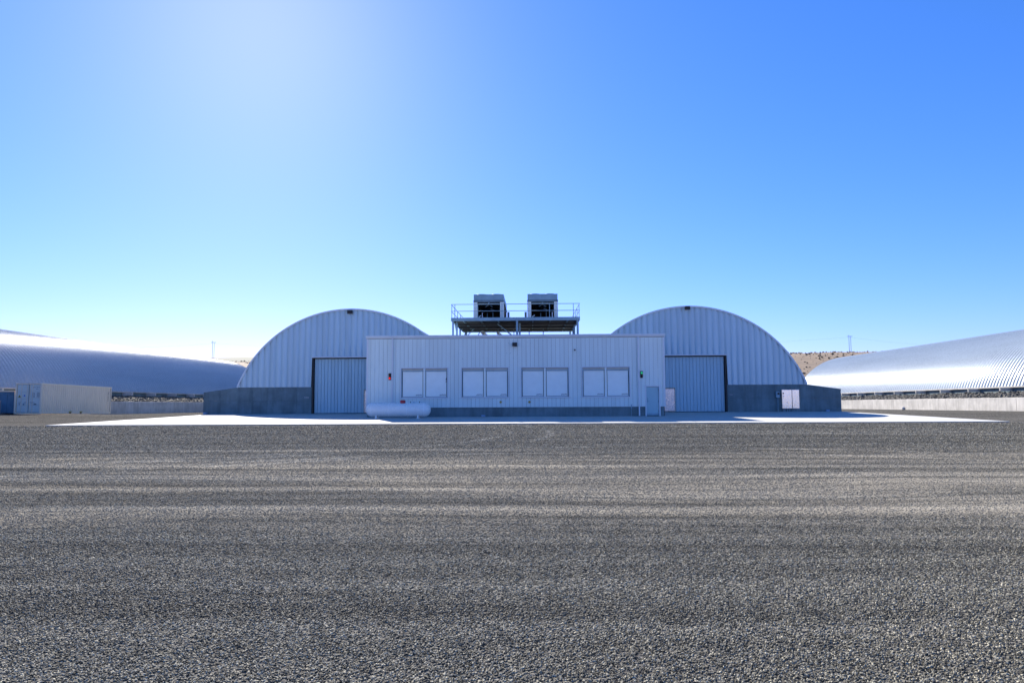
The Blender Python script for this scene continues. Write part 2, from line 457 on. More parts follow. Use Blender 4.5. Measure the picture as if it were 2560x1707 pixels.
# loose gravel close to the camera: geometry nodes scatter small angular stones
def make_gravel():
    xs = np.linspace(-1, 1, 25); ys = np.linspace(0, 1, 30)
    U, V = np.meshgrid(xs, ys, indexing='ij')
    Yv = 2.6 + V*35.7; Xv = U*(2.6 + .82*Yv)
    me = mesh_np('gravel', np.stack([Xv, Yv, np.full_like(Xv, -.049)], -1).reshape(-1, 3), grid_faces(25, 30), M['stone'])
    o = link('gravel', me)
    tag(o, 'loose dark crushed stone lying across the yard', 'gravel', kind='stuff')
    ng = bpy.data.node_groups.new('scatter_stones', 'GeometryNodeTree')
    ng.interface.new_socket('Geometry', in_out='INPUT', socket_type='NodeSocketGeometry')
    ng.interface.new_socket('Geometry', in_out='OUTPUT', socket_type='NodeSocketGeometry')
    nd = ng.nodes; L = ng.links.new
    gi = nd.new('NodeGroupInput'); go = nd.new('NodeGroupOutput')
    pos = nd.new('GeometryNodeInputPosition').outputs[0]
    sp = nd.new('ShaderNodeSeparateXYZ'); L(pos, sp.inputs[0])
    y = sp.outputs[1]
    # stones per square metre fall off with distance
    dens = math_(ng, 'MINIMUM', math_(ng, 'DIVIDE', 19000., math_(ng, 'MAXIMUM', y, 1.)), 4900.)
    dens = math_(ng, 'MULTIPLY', dens, remap(ng, y, 9, 30, 1., .22))
    dens = math_(ng, 'MULTIPLY', dens, remap(ng, dust(ng, pos), 0, 1, 1., .32, False))
    dp = nd.new('GeometryNodeDistributePointsOnFaces'); L(gi.outputs[0], dp.inputs['Mesh']); L(dens, dp.inputs['Density'])
    dp.inputs['Seed'].default_value = 3
    stones = nd.new('GeometryNodeJoinGeometry')
    insts = nd.new('GeometryNodeGeometryToInstance')
    for k in range(4):
        sph = nd.new('GeometryNodeMeshIcoSphere'); sph.inputs['Radius'].default_value = 1.0; sph.inputs['Subdivisions'].default_value = 1 if k < 3 else 2
        p2 = nd.new('GeometryNodeInputPosition').outputs[0]
        nz = nd.new('ShaderNodeTexNoise'); nz.inputs['Scale'].default_value = .9
        off = nd.new('ShaderNodeVectorMath'); off.operation = 'ADD'; L(p2, off.inputs[0]); off.inputs[1].default_value = (k*7.3, k*3.1, 0)
        L(off.outputs[0], nz.inputs['Vector'])
        sub = nd.new('ShaderNodeVectorMath'); sub.operation = 'SUBTRACT'; L(nz.outputs['Color'], sub.inputs[0]); sub.inputs[1].default_value = (.5, .5, .5)
        sc = nd.new('ShaderNodeVectorMath'); sc.operation = 'SCALE'; L(sub.outputs[0], sc.inputs[0]); sc.inputs['Scale'].default_value = 1.5
        spz = nd.new('GeometryNodeSetPosition'); L(sph.outputs['Mesh'], spz.inputs['Geometry']); L(sc.outputs[0], spz.inputs['Offset'])
        ss = nd.new('GeometryNodeSetShadeSmooth'); ss.inputs['Shade Smooth'].default_value = False; L(spz.outputs[0], ss.inputs[0])
        sm = nd.new('GeometryNodeSetMaterial'); sm.inputs['Material'].default_value = M['stone']; L(ss.outputs[0], sm.inputs[0])
        L(sm.outputs[0], insts.inputs[0])
    ip = nd.new('GeometryNodeInstanceOnPoints'); L(dp.outputs['Points'], ip.inputs['Points']); L(insts.outputs[0], ip.inputs['Instance'])
    ip.inputs['Pick Instance'].default_value = True
    ri = nd.new('FunctionNodeRandomValue'); ri.data_type = 'INT'
    ri.inputs['Min'].default_value = 0; ri.inputs['Max'].default_value = 3
    for q in ri.inputs:
        if q.type == 'INT' and q.name == 'Min': q.default_value = 0
        if q.type == 'INT' and q.name == 'Max': q.default_value = 3
    L([q for q in ri.outputs if q.type == 'INT'][0], ip.inputs['Instance Index'])
    rr = nd.new('FunctionNodeRandomValue'); rr.data_type = 'FLOAT_VECTOR'
    vin = [q for q in rr.inputs if q.type == 'VECTOR']; vin[0].default_value = (-.6, -.6, 0); vin[1].default_value = (.6, .6, 6.28)
    L([q for q in rr.outputs if q.type == 'VECTOR'][0], ip.inputs['Rotation'])
    rs = nd.new('FunctionNodeRandomValue'); rs.data_type = 'FLOAT_VECTOR'; 
    vin = [q for q in rs.inputs if q.type == 'VECTOR']; vin[0].default_value = (.0042, .0042, .0042); vin[1].default_value = (.0112, .0112, .0105)
    rs.inputs['Seed'].default_value = 5
    fs = nd.new('ShaderNodeVectorMath'); fs.operation = 'SCALE'
    L([q for q in rs.outputs if q.type == 'VECTOR'][0], fs.inputs[0]); L(remap(ng, y, 9, 34, 1., 2.3), fs.inputs['Scale'])
    L(fs.outputs[0], ip.inputs['Scale'])
    L(ip.outputs[0], go.inputs[0])
    md = o.modifiers.new('scatter', 'NODES'); md.node_group = ng
make_gravel()

# ------------------------------------------------------------------ corrugated vaults
def vault(name, xc, zf, hw, rise, y0, y1, slope, mat, parent, pitch=.48, amp=.045, seg=40, spp=12, th=0.012):
    R = (hw*hw + rise*rise)/(2*rise); zc = zf + rise - R
    a0 = math.acos((R-rise)/R)
    ny = int((y1-y0)/pitch*spp)+1
    yy = np.linspace(y0, y1, ny); aa = np.linspace(-a0, a0, seg+1)
    A, Yg = np.meshgrid(aa, yy, indexing='ij')
    ph = (Yg-y0)/pitch*2*pi
    rr = R + amp*np.cos(ph)
    P = np.stack([xc + rr*np.sin(A), Yg, zc + rr*np.cos(A) + slope*np.maximum(0, Yg-54)], -1).reshape(-1, 3)
    o = link(name, mesh_np(name, P, grid_faces(seg+1, ny), mat, True), parent)
    return o, R, zc, a0

def riprap(name, x0, x1, z0, z1, y0, y1, n):
    u = rng.random(n); y = rng.uniform(y0, y1, n)
    x = x0 + (x1-x0)*u; z = z0 + (z1-z0)*u + SLOPE*np.maximum(0, y-54) + rng.normal(0, .05, n)
    rad = rng.uniform(.07, .18, n)
    return clumps(name, np.stack([x, y, z], -1), rad, M['rock'], flat=(1.1, 1, .8), jag=.28)

def side_building(sgn, foot, hw, rise, zf, wall_x, wall_top, label, rock_label, wall_label):
    root = empty('arch_storage_shed', (sgn*(foot+hw), 54, 0), label, 'building', 'long arched storage sheds beside the yard')
    loc = Vector(root.location)
    ox = -loc.x; oy = -loc.y
    Y0, Y1 = 46, 128
    ro, R, zc, a0 = vault('roof', sgn*(foot+hw), zf, hw, rise, Y0, Y1, SLOPE, M['roof'], root)
    ro.location = -loc
    # springing beam and fins, following the falling ground
    xa, xb = sorted((sgn*(foot-.12), sgn*(foot+.35)))
    b = MB()
    for a, c in ((Y0, 54), (54, Y1)):
        za = zf + SLOPE*max(0, a-54); zb = zf + SLOPE*max(0, c-54)
        b.add([(xa,a,za-.12),(xb,a,za-.12),(xb,a,za+.02),(xa,a,za+.02),(xa,c,zb-.12),(xb,c,zb-.12),(xb,c,zb+.02),(xa,c,zb+.02)],
              [(0,1,2,3),(7,6,5,4),(0,4,5,1),(1,5,6,2),(2,6,7,3),(3,7,4,0)])
    bo = b.build('foundation_beam', M['conc_light'], root); bo.location = -loc
    b = MB(); xa, xb = sorted((sgn*(foot+.10), sgn*(foot+.34)))
    for a, c in ((Y0, 54), (54, Y1)):
        za = zf + SLOPE*max(0, a-54) - .121; zb = zf + SLOPE*max(0, c-54) - .121
        b.add([(xa,a,za-.5),(xb,a,za-.5),(xb,a,za),(xa,a,za),(xa,c,zb-.5),(xb,c,zb-.5),(xb,c,zb),(xa,c,zb)],
              [(0,1,2,3),(7,6,5,4),(0,4,5,1),(1,5,6,2),(2,6,7,3),(3,7,4,0)])
    bo = b.build('shaded_footing', M['conc'], root); bo.location = -loc  # recessed face, darker concrete imitating the shade below the beam
    xa, xb = sorted((sgn*(foot-1.15), sgn*(foot+.098)))
    fin = MB().add([(xa,-.08,-.46),(xb,-.08,-.46),(xb,-.08,-.123),(xa,-.08,-.123 if sgn > 0 else -.06),(xa,.08,-.46),(xb,.08,-.46),(xb,.08,-.123),(xa,.08,-.123)],
                   [(0,1,2,3),(7,6,5,4),(0,4,5,1),(1,5,6,2),(2,6,7,3),(3,7,4,0)]).mesh('buttress', M['conc_light'])
    y = 50.75
    while y < Y1:
        f = link('buttress', fin, root, (-loc.x, y-loc.y, zf + SLOPE*max(0, y-54) - loc.z)); y += 5.08
    # end wall toward the yard
    n = 40; aa = np.linspace(-a0, a0, n)
    poly = [(sgn*(foot+hw)+(R-.1)*sin(a), zc+(R-.1)*cos(a)) for a in aa]
    poly += [(poly[-1][0], -1.), (poly[0][0], -1.)]
    e = MB().prism(poly, Y0+.5, Y0+.7).build('end_wall', M['endwall'], root); e.location = -loc
    poly = [(sgn*(foot+hw)+(R-.1)*sin(a), zc+SLOPE*70+(R-.1)*cos(a)) for a in aa]
    poly += [(poly[-1][0], -3.), (poly[0][0], -3.)]
    e = MB().prism(poly, Y1-.7, Y1-.5).build('end_wall', M['endwall'], root); e.location = -loc
    # earth bank under the rocks
    xa = sgn*(wall_x+.25); xb = sgn*(foot+.3)
    bank = MB()
    for a, c in ((Y0, 54), (54, Y1)):
        s0 = SLOPE*max(0, a-54); s1 = SLOPE*max(0, c-54)
        bank.add([(xa,a,wall_top-.08+s0),(xb,a,zf-.70+s0),(xb,c,zf-.70+s1),(xa,c,wall_top-.08+s1)], [(0,1,2,3)])
    bk = bank.build('earth_bank', M['rock']); tag(bk, kind='structure')
    rk = riprap('riprap', sgn*(wall_x+.42), sgn*(foot-.1), wall_top-.03, zf-.66, 47, 124, 8200)
    tag(rk, rock_label, 'rocks', kind='stuff')
    # retaining wall in cast sections
    wroot = empty('retaining_wall', (sgn*wall_x, 54, 0), wall_label, 'wall')
    xa, xb = sorted((sgn*wall_x, sgn*(wall_x+.3)))
    y = 44.15 if sgn > 0 else 44.65
    L = 11.0 if sgn > 0 else 10.7
    while y < 125:
        a, c = y+.02, y+L-.02
        s0 = SLOPE*max(0, a-54); s1 = SLOPE*max(0, c-54)
        w = MB(); 
        cut = [a] + ([54.] if a < 54 < c else []) + [c]
        for p, q in zip(cut[:-1], cut[1:]):
            sp_, sq = SLOPE*max(0, p-54), SLOPE*max(0, q-54)
            # faces of shallow form boards
            nb = max(1, int((q-p)/1.22))
            for k in range(nb):
                u, v = p+(q-p)*k/nb, p+(q-p)*(k+1)/nb
                su, sv = sp_+(sq-sp_)*k/nb, sp_+(sq-sp_)*(k+1)/nb
                ja = .006 if k else 0
                fx = sgn*wall_x; bx_ = sgn*(wall_x+.3)
                w.add([(fx,u+ja,su-.6),(fx,v-.006,sv-.6),(fx,v-.006,sv+wall_top-.02),(fx,u+ja,su+wall_top-.02),
                       (bx_,u,su-.6),(bx_,v,sv-.6),(bx_,v,sv+wall_top),(bx_,u,su+wall_top),
                       (fx+sgn*.02,u,su+wall_top),(fx+sgn*.02,v,sv+wall_top),(fx+sgn*.012,u,su-.6),(fx+sgn*.012,v,sv-.6)],
                      [(0,1,2,3),(3,2,9,8),(8,9,6,7),(4,7,6,5),(0,3,8,10),(1,11,9,2)])
        o = w.build('wall_section', M['conc_light'], wroot); o.location = -Vector(wroot.location)
        y += L
    return root

side_building(1, 49.0, 9.9, 6.9, 2.40, 46.0, 1.24,
              'long silver arched shed on the right with glare low on its ribbed roof',
              'dark broken rock bank between right retaining wall and arched shed',
              'sunlit pale concrete retaining wall below the rocks on the right')
side_building(-1, 49.0, 9.6, 6.65, 2.60, 46.0, 1.36,
              'long silver arched shed on the left with white glare along its ridge',
              'dark broken rock bank between left retaining wall and arched shed',
              'shaded grey concrete retaining wall behind the cream shipping container')

# ------------------------------------------------------------------ the two arched halls facing the yard
YB = 58.6
HW, RISE, ZF = 9.78, 6.68, 2.29
def cut_poly(xa, xb, z0, ztop):     # helper: z of the arch underside
    pass
def arch_hall(sgn, xc, door, mandoor, label, flab):
    root = empty('arched_hall', (xc, YB, 0), label, 'building', 'arched halls flanking the annex')
    loc = Vector(root.location)
    def put(o): o.location = -loc; return o
    ro, R, zc, a0 = vault('roof', xc, ZF, HW, RISE, YB-.14, YB+56, SLOPE*.0, M['roof'], root, seg=48)
    put(ro)
    # rim flange along the front edge
    rim = MB(); n = 64
    aa = np.linspace(-a0, a0, n+1)
    for a, b in zip(aa[:-1], aa[1:]):
        p = [(xc+r*sin(t), zc+r*cos(t)) for r, t in ((R-.06, a), (R+.085, a), (R+.085, b), (R-.06, b))]
        rim.prism(p, YB-.17, YB-.142)
    put(rim.build('roof_rim', M['trim'], root))
    zarch = lambda x: zc + sqrt(max(0, (R-.03)**2 - (x-xc)**2))
    d0, d1, dz = door           # door opening x0, x1, top
    P = .505
    # end wall of ribbed vertical panels
    prof = [(t, -.11*abs(sin(pi*t))**.8) for t in np.linspace(0, 1, 11)]
    x = xc - math.floor((HW+.05)/P)*P - P
    while x < xc + HW:
        xa, xb = max(x, xc-HW+.02), min(x+P, xc+HW-.02)
        if xb - xa > .03:
            m = MB(); vs = []; fs = []
            cols = []
            for t, yo in prof:
                px = x + t*P
                if xa-1e-6 <= px <= xb+1e-6: cols.append((px, yo))
            if len(cols) >= 2:
                for px, yo in cols:
                    lo = dz+.16 if d0-.16 < px < d1+.16 else ZF
                    top = zarch(px)
                    vs += [(px, YB+yo*.8, min(lo, top)), (px, YB+yo*.8, top)]
                fs = [(2*i, 2*i+2, 2*i+3, 2*i+1) for i in range(len(cols)-1)]
                m.add(vs, fs, True)
                put(m.build('wall_panel', M['endwall'], root))
        x += P
    # dark backing
    poly = [(xc+(R-.12)*sin(a), zc+(R-.12)*cos(a)) for a in aa]
    bk = MB().prism([(x_, z_) for x_, z_ in poly], YB+.55, YB+.6)
    bk.box(xc-HW+.2, xc+HW-.2, YB+.55, YB+.6, 0.0, ZF+.01)
    put(bk.build('backing_wall', M['void'], root))
    # stem walls along the sides
    for s_ in (-1, 1):
        a, b = sorted((xc+s_*(HW-.1), xc+s_*(HW+.25)))
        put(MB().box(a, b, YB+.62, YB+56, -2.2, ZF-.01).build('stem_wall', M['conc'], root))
    # concrete base: panels between form joints, either side of the door
    def base(xa, xb, zt0, zt1, name, first):
        n_ = max(1, round((xb-xa)/1.22)); w = (xb-xa)/n_
        zm = 1.13
        for k in range(n_):
            u, v = xa+k*w, xa+(k+1)*w
            tu = zt0+(zt1-zt0)*(u-xa)/(xb-xa); tv = zt0+(zt1-zt0)*(v-xa)/(xb-xa)
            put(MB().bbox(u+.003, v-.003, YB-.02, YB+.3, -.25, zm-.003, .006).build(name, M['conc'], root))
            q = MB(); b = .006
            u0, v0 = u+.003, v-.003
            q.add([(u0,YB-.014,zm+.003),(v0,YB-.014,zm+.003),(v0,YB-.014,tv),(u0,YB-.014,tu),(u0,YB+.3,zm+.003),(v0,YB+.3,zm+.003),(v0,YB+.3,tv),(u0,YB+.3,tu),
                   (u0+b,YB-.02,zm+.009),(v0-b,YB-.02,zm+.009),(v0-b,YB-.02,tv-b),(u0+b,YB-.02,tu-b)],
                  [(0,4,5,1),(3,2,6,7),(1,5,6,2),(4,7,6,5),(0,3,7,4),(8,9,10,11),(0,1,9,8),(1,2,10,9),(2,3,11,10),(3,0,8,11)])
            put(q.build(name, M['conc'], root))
    base(xc-HW if sgn < 0 or True else 0, d0-.13, ZF, ZF, 'base_panel', 0)
    if d1+.13 < xc+HW: base(d1+.13, xc+HW, ZF, ZF, 'base_panel', 0)
    # sloping wing wall at the outer end
    if sgn < 0: base(-28.28, xc-HW, 1.87, ZF, 'wing_panel', 0)
    else: base(xc+HW, 26.25, ZF, 1.89, 'wing_panel', 0)
    # door opening: black jamb gap, header trim, sliding door leaf
    ed = d0 if sgn < 0 else d1
    a, b = sorted((ed, ed - sgn*-1*(-.0) + (-.13 if sgn < 0 else .13)))
    put(MB().box(a+.003, b-.003, YB+.02, YB+.5, 0, dz+.1).build('door_jamb', M['black'], root))
    put(MB().bbox(d0-.1, d1+.1, YB-.2, YB+.28, dz+.07, dz+.17, .01).build('door_header', M['trim'], root))
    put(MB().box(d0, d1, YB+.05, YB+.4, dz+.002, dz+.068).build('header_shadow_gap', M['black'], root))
    m0, m1, mz, frame_side = mandoor
    leaf = MB()
    leaf.box(d0+.03, d1-.03, YB+.29, YB+.36, .03, dz-.01)
    lf = put(leaf.build('sliding_door', M['void'], root))
    P2 = .292; x = d0+.03 if sgn < 0 else d1-.03-math.ceil((d1-d0-.06)/P2)*P2
    while x < d1-.03:
        a, b = max(x, d0+.03)+.008, min(x+P2, d1-.03)-.008
        if b-a > .05:
            z0 = mz+.08 if (a < m1+.05 and b > m0-.05) else .04
            if z0 > 1:      # beside the man door
                pm = MB()
                xs_ = [a]+[q for q in (m0-.07, m1+.07) if a < q < b]+[b]
                for p, q in zip(xs_[:-1], xs_[1:]):
                    mid = (p+q)/2
                    pm.bbox(p, q, YB+.24, YB+.288, (mz+.07) if m0-.07 < mid < m1+.07 else .04, dz-.02, .008)
            else:
                pm = MB().bbox(a, b, YB+.24, YB+.288, z0, dz-.02, .008)
            put(pm.build('door_panel', M['doorpaint'], lf)).location = (0, 0, 0)
        x += P2
    mdm = MB(); mdm.bbox(m0, m1, YB+.235, YB+.285, .09, mz-.02, .008)
    md = mdm.build('man_door', M['pinkdoor'], lf)
    fr = MB()
    fr.box(m0-.07, m0-.02, YB+.21, YB+.287, .03, mz+.05); fr.box(m1+.02, m1+.07, YB+.21, YB+.287, .03, mz+.05)
    fr.box(m0-.019, m1+.019, YB+.21, YB+.287, mz, mz+.05)
    fr.box(m0-.019, m1+.019, YB+.22, YB+.287, .03, .07)
    fr.build('door_frame', M['beige'], lf)
    hx_ = m0+.1 if sgn > 0 else m1-.1
    MB().tube((hx_, YB+.18, 1.0), (hx_, YB+.236, 1.0), .022).bar((hx_, YB+.18, 1.0), (hx_+.11*sgn, YB+.18, 1.0), .03).build('door_handle', M['steel'], lf)
    return root, zc, R

arch_hall(-1, -15.5, (-18.72, -8.7, 4.74), (-14.32, -13.4, 1.98, -1),
          'arched hall on the left with ribbed white end wall and part hidden sliding door', '')
arch_hall(1, 13.6, (6.9, 16.6, 4.72), (11.42, 12.33, 2.0, 1),
          'arched hall on the right with electrical cabinet on its concrete base wall', '')

def text(name, body, size, loc, mat, parent=None, rot=(pi/2, 0, 0), sx=1.0, extrude=.002):
    c = bpy.data.curves.new(name, 'FONT'); c.body = body; c.size = size; c.extrude = extrude
    c.materials.append(mat); c.resolution_u = 2
    o = bpy.data.objects.new(name, c); col.objects.link(o)
    o.location = loc; o.rotation_euler = rot; o.scale = (sx, 1, 1)
    if parent is not None:
        o.parent = parent; o.location = Vector(loc) - Vector(parent.location)
    return o
halls = [o for o in col.objects if o.name.startswith('arched_hall')]
text('stencil_number', '7402', .19, (-19.5, YB-.024, 1.33), M['chalk'], halls[0], sx=1.15)
text('stencil_mark', 'mc', .22, (16.92, YB-.024, 1.40), M['conc_light'], halls[1], sx=1.1)

# ------------------------------------------------------------------ annex
YA = 49.3
XL, XR = -11.86, 9.66
AX = empty('annex_building', ((XL+XR)/2, YA, 0), 'low white metal clad annex with four shuttered windows between the arched halls', 'building')
AL = Vector(AX.location)
def puta(o): o.location = -AL; return o
ZS0, ZS1 = .67, 5.66
wins = [(-9.34, -5.95), (-4.96, -1.55), (-.65, 2.80), (3.74, 7.15)]
WZ0, WZ1 = 1.40, 3.51
DX0, DX1, DZ = 8.24, 9.28, 2.12
holes = [(a, b, WZ0, WZ1) for a, b in wins] + [(DX0, DX1, -1, DZ)]
PITCH = .3048
x = XL; shared = {}
while x < XR-.02:
    a, b = x+.006, min(x+PITCH, XR)-.006
    hs_ = [h_ for h_ in holes if h_[0] < b and h_[1] > a]
    if not hs_ and abs(b-a-PITCH+.012) < 1e-6:
        if 'full' not in shared:
            q = MB().bbox(0, b-a, 0, .04, ZS0, ZS1, .007)
            q.bbox((b-a)*.33-.012, (b-a)*.33+.012, -.005, -.0005, ZS0+.01, ZS1-.01, .004); q.bbox((b-a)*.67-.012, (b-a)*.67+.012, -.005, -.0005, ZS0+.01, ZS1-.01, .004)
            shared['full'] = q.mesh('siding_panel', M['siding'])
        link('siding_panel', shared['full'], AX, (a-AL.x, YA-.04-AL.y, -AL.z))
    else:
        h_ = hs_[0] if hs_ else (b, b+1, ZS0+1, ZS0+2); h0, h1 = h_[2], h_[3]
        lo = h0 > ZS0
        inside = h_[0] <= a and h_[1] >= b
        polys = []
        if not hs_: polys.append([(a, ZS0), (b, ZS0), (b, ZS1), (a, ZS1)])
        elif inside:
            polys.append([(a, h1), (b, h1), (b, ZS1), (a, ZS1)])
            if lo: polys.append([(a, ZS0), (b, ZS0), (b, h0), (a, h0)])
        else:
            if h_[0] > a: e, f, c = a, b, h_[0]        # solid on the left
            else: e, f, c = b, a, h_[1]
            pl = [(e, ZS0)] + ([(f, ZS0), (f, h0), (c, h0)] if lo else [(c, ZS0)]) + [(c, h1), (f, h1), (f, ZS1), (e, ZS1)]
            polys.append(pl if e < f else pl[::-1])
        for pl in polys: puta(MB().prism(pl, YA-.04, YA).build('siding_panel', M['siding'], AX))
    x += PITCH
# walls, roof, foundation
bk = MB()
xs_ = [XL+.03] + [e for w_ in wins for e in w_] + [DX0, DX1, XR-.03]
bk.box(XL+.03, XR-.03, YA+.16, YA+.3, 0, 5.6)
puta(bk.build('backing_wall', M['void'], AX))
for s_, xx in ((-1, XL), (1, XR)):
    q = MB(); y = YA+.05
    while y < YB+.2:
        a, b = sorted((xx, xx - s_*.04)); q.box(a, b, y+.006, min(y+PITCH, YB+.25)-.006, ZS0, 5.6); y += PITCH
    puta(q.build('side_cladding', M['siding'], AX))
    a, b = sorted((xx-s_*.05, xx-s_*.3)); puta(MB().box(a, b, YA+.31, YB+.25, -.2, 5.6).build('side_wall', M['conc'], AX))
puta(MB().box(XL+.02, XR-.02, YA+.3, YB+.25, 5.38, 5.5).build('roof', M['steel_dark'], AX))
cap = MB()
cap.bbox(XL-.06, XR+.07, YA-.16, YA+.35, 5.74, 5.89, .02)
cap.bbox(XL-.03, XR+.04, YA-.10, YA+.1, 5.662, 5.738, .015)
puta(MB().box(XL, XR, YA-.06, YA+.09, 5.64, 5.661).build('cap_shadow_strip', M['void'], AX))  # dark strip standing in for the shadow line under the cap
puta(cap.build('parapet_cap', M['trim'], AX))
for s_, xx in ((-1, XL), (1, XR)):
    a, b = sorted((xx+s_*.06, xx-s_*.3)); puta(MB().box(a, b, YA+.352, YB+.25, 5.662, 5.87).build('side_parapet', M['trim'], AX))
puta(MB().bbox(XL-.005, XL+.12, YA-.06, YA-.042, ZS0, ZS1, .006).build('corner_trim', M['trim'], AX))
puta(MB().bbox(XR-.12, XR+.012, YA-.06, YA-.042, ZS0, ZS1, .006).build('corner_trim', M['trim'], AX))
fx = XL+.06
while fx < XR-.1:
    e = min(fx+2.44, XR-.08)
    if XR-.08-e < .4: e = XR-.08
    segs = [(fx, e)]
    if fx < DX1 and e > DX0: segs = [(fx, DX0-.02), (DX1+.02, e)]
    for a, b in segs:
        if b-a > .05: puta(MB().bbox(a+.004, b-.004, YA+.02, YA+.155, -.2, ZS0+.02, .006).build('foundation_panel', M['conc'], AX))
    fx = e
for dx, zb in ((-9.965, .1), (7.785, .02)):
    q = MB().box(dx-.05, dx+.05, YA-.15, YA-.062, zb, 5.65)
    q.box(dx-.06, dx+.06, YA-.157, YA-.055, 3.0, 3.04); q.box(dx-.06, dx+.06, YA-.157, YA-.055, 1.0, 1.04)
    puta(q.build('downspout', M['trim'], AX))
puta(MB().tube((7.23, YA-.06, .0), (7.23, YA-.06, .85), .012, n=8).box(7.20, 7.26, YA-.09, YA-.05, .55, .82).build('conduit', M['steel'], AX))
for vx, vz in ((-2.13, 1.04), (-.06, 1.035)):
    puta(MB().lathe([(-.05, 0), (-.05, .05), (-.045, .075), (0, .085), (.01, .085)], (vx, YA-.045, vz), 'y', 16).build('round_vent', M['brass'], AX))
for bx0 in (-3.52,):
    puta(MB().bbox(bx0, bx0+.27, YA-.12, YA+.015, 0.02, .13, .01).build('outlet_box', M['bluebox'], AX))
# scattered screw heads and small holes high on the wall
q = MB()
for k in range(26):
    sx_, sz_ = random.uniform(-5.5, 1.5), random.choice([4.55, 5.3, 5.45, 4.2, 4.6])+random.uniform(-.03, .03)
    q.box(sx_-.012, sx_+.012, YA-.05, YA-.0405, sz_-.012, sz_+.012)
puta(q.build('screw_heads', M['steel_dark'], AX))['kind'] = 'stuff'

# windows
for i, (a, b) in enumerate(wins):
    fr = MB(); t = .07
    y0, y1 = YA-.075, YA-.042
    fr.bbox(a-.05, b+.05, y0, y1, WZ1-.02, WZ1+.05, .008)
    fr.bbox(a-.05, a+t-.05, y0, y1, WZ0, WZ1-.021, .008); fr.bbox(b-t+.05, b+.05, y0, y1, WZ0, WZ1-.021, .008)
    w = puta(fr.build('window', M['trim'], AX))
    rv = MB().box(a+.021, a+.06, YA-.04, YA+.15, WZ0+.03, WZ1-.03).box(b-.06, b-.021, YA-.04, YA+.15, WZ0+.03, WZ1-.03).box(a+.061, b-.061, YA-.02, YA+.155, WZ1-.24, WZ1-.175).build('reveal', M['steel'], w)
    sill = MB().bbox(a-.12, b+.12, YA-.12, YA+.1, WZ0-.07, WZ0-.002, .01).build('sill', M['trim'], w)
    mid = (a+b)/2-.02
    MB().bbox(mid-.075, mid+.09, YA-.02, YA+.12, WZ0, WZ1-.03, .03).bbox(mid-.03, mid+.045, YA-.07, YA-.021, WZ0, WZ1-.03, .012).build('mullion', M['shutter'], w)
    for j, (u, v) in enumerate(((a+.10, mid-.115), (mid+.13, b-.10))):
        MB().bbox(u-.02, v+.02, YA-.035, YA+.13, WZ1-.17, WZ1-.04, .01).build('header_band', M['beige'], w)
        MB().bbox(u, v, YA+.045, YA+.10, WZ0+.06, WZ1-.245, .012).build('shutter_panel', M['shutter'], w)
        MB().box(u-.02, v+.02, YA-.02, YA+.12, WZ0+.001, WZ0+.035).build('track', M['trim'], w)
        tx = text('sticker_text', 'eNVN', .17, (v-.50, YA+.041, WZ0+.115), M['ink'], None, sx=1.0)
        tx.parent = w
    if i == 0:      # torn spot at the right edge of the second shutter
        MB().add([(b-.10, YA+.040, 2.85), (b-.10, YA+.040, 2.62), (b-.16, YA+.040, 2.68), (b-.13, YA+.040, 2.75)], [(0,1,2,3)]) \
            .add([(b-.10, YA+.040, 2.58), (b-.10, YA+.040, 2.50), (b-.19, YA+.040, 2.52)], [(0,1,2)]).build('torn_edge', M['black'], w)
# door
dm = puta(MB().bbox(DX0+.09, DX1-.09, YA+.03, YA+.08, .04, DZ-.06, .006).build('door', M['mandoor'], AX))
fr = MB()
fr.bbox(DX0-.02, DX0+.075, YA-.075, YA+.15, 0, DZ+.02, .008); fr.bbox(DX1-.075, DX1+.02, YA-.075, YA+.15, 0, DZ+.02, .008)
fr.bbox(DX0+.076, DX1-.076, YA-.06, YA+.15, DZ-.045, DZ+.02, .008)
fr.bbox(DX0-.1, DX1+.1, YA-.085, YA-.042, DZ+.022, DZ+.06, .006)
fr.build('door_frame', M['trim'], dm)
MB().box(8.37, 8.43, YA+.015, YA+.029, .98, 1.22).tube((8.40, YA-.03, 1.05), (8.40, YA+.02, 1.05), .014).bar((8.40, YA-.03, 1.05), (8.51, YA-.03, 1.05), .025).box(8.375, 8.425, YA, YA+.0295, 1.225, 1.30).build('handle', M['steel'], dm)
hq = MB()
for z_ in (.35, 1.05, 1.85): hq.box(DX1-.105, DX1-.08, YA+.012, YA+.028, z_-.06, z_+.06)
hq.build('hinge', M['steel_dark'], dm)
MB().bbox(DX0+.09, DX1-.09, YA+.018, YA+.0295, .05, .2, .004).build('kick_plate', M['steel'], dm)

# ------------------------------------------------------------------ lights and camera on the walls
def flood(loc, w, h_, label):
    o = empty('floodlight', loc, label, 'light', 'black floodlights high on the walls')
    MB().bbox(-w/2, w/2, -.22, .0, -h_/2, h_/2, .02).build('housing', M['black'], o)
    MB().box(-w/2+.03, w/2-.03, -.20, -.02, -h_/2-.012, -h_/2-.001).build('lens', M['darklens'], o)
    MB().box(-.06, .06, .001, .1, -.08, .08).build('bracket', M['steel_dark'], o)
flood((-15.54, YB-.22, 8.74), .42, .30, 'black floodlight under the top of the left arch')
flood((13.47, YB-.22, 8.84), .42, .28, 'black floodlight under the top of the right arch')
flood((-1.09, YA-.15, 5.17), .34, .27, 'black floodlight below the annex parapet near mid wall')
c = empty('security_camera', (3.23, YA-.05, 4.77), 'small dark security camera high on the annex wall', 'camera')
MB().box(-.05, .07, -.03, 0, -.07, .07).build('mount', M['trim'], c)
MB().tube((0, -.03, 0), (-.0, -.2, -.03), .05, .055).build('body', M['black'], c)

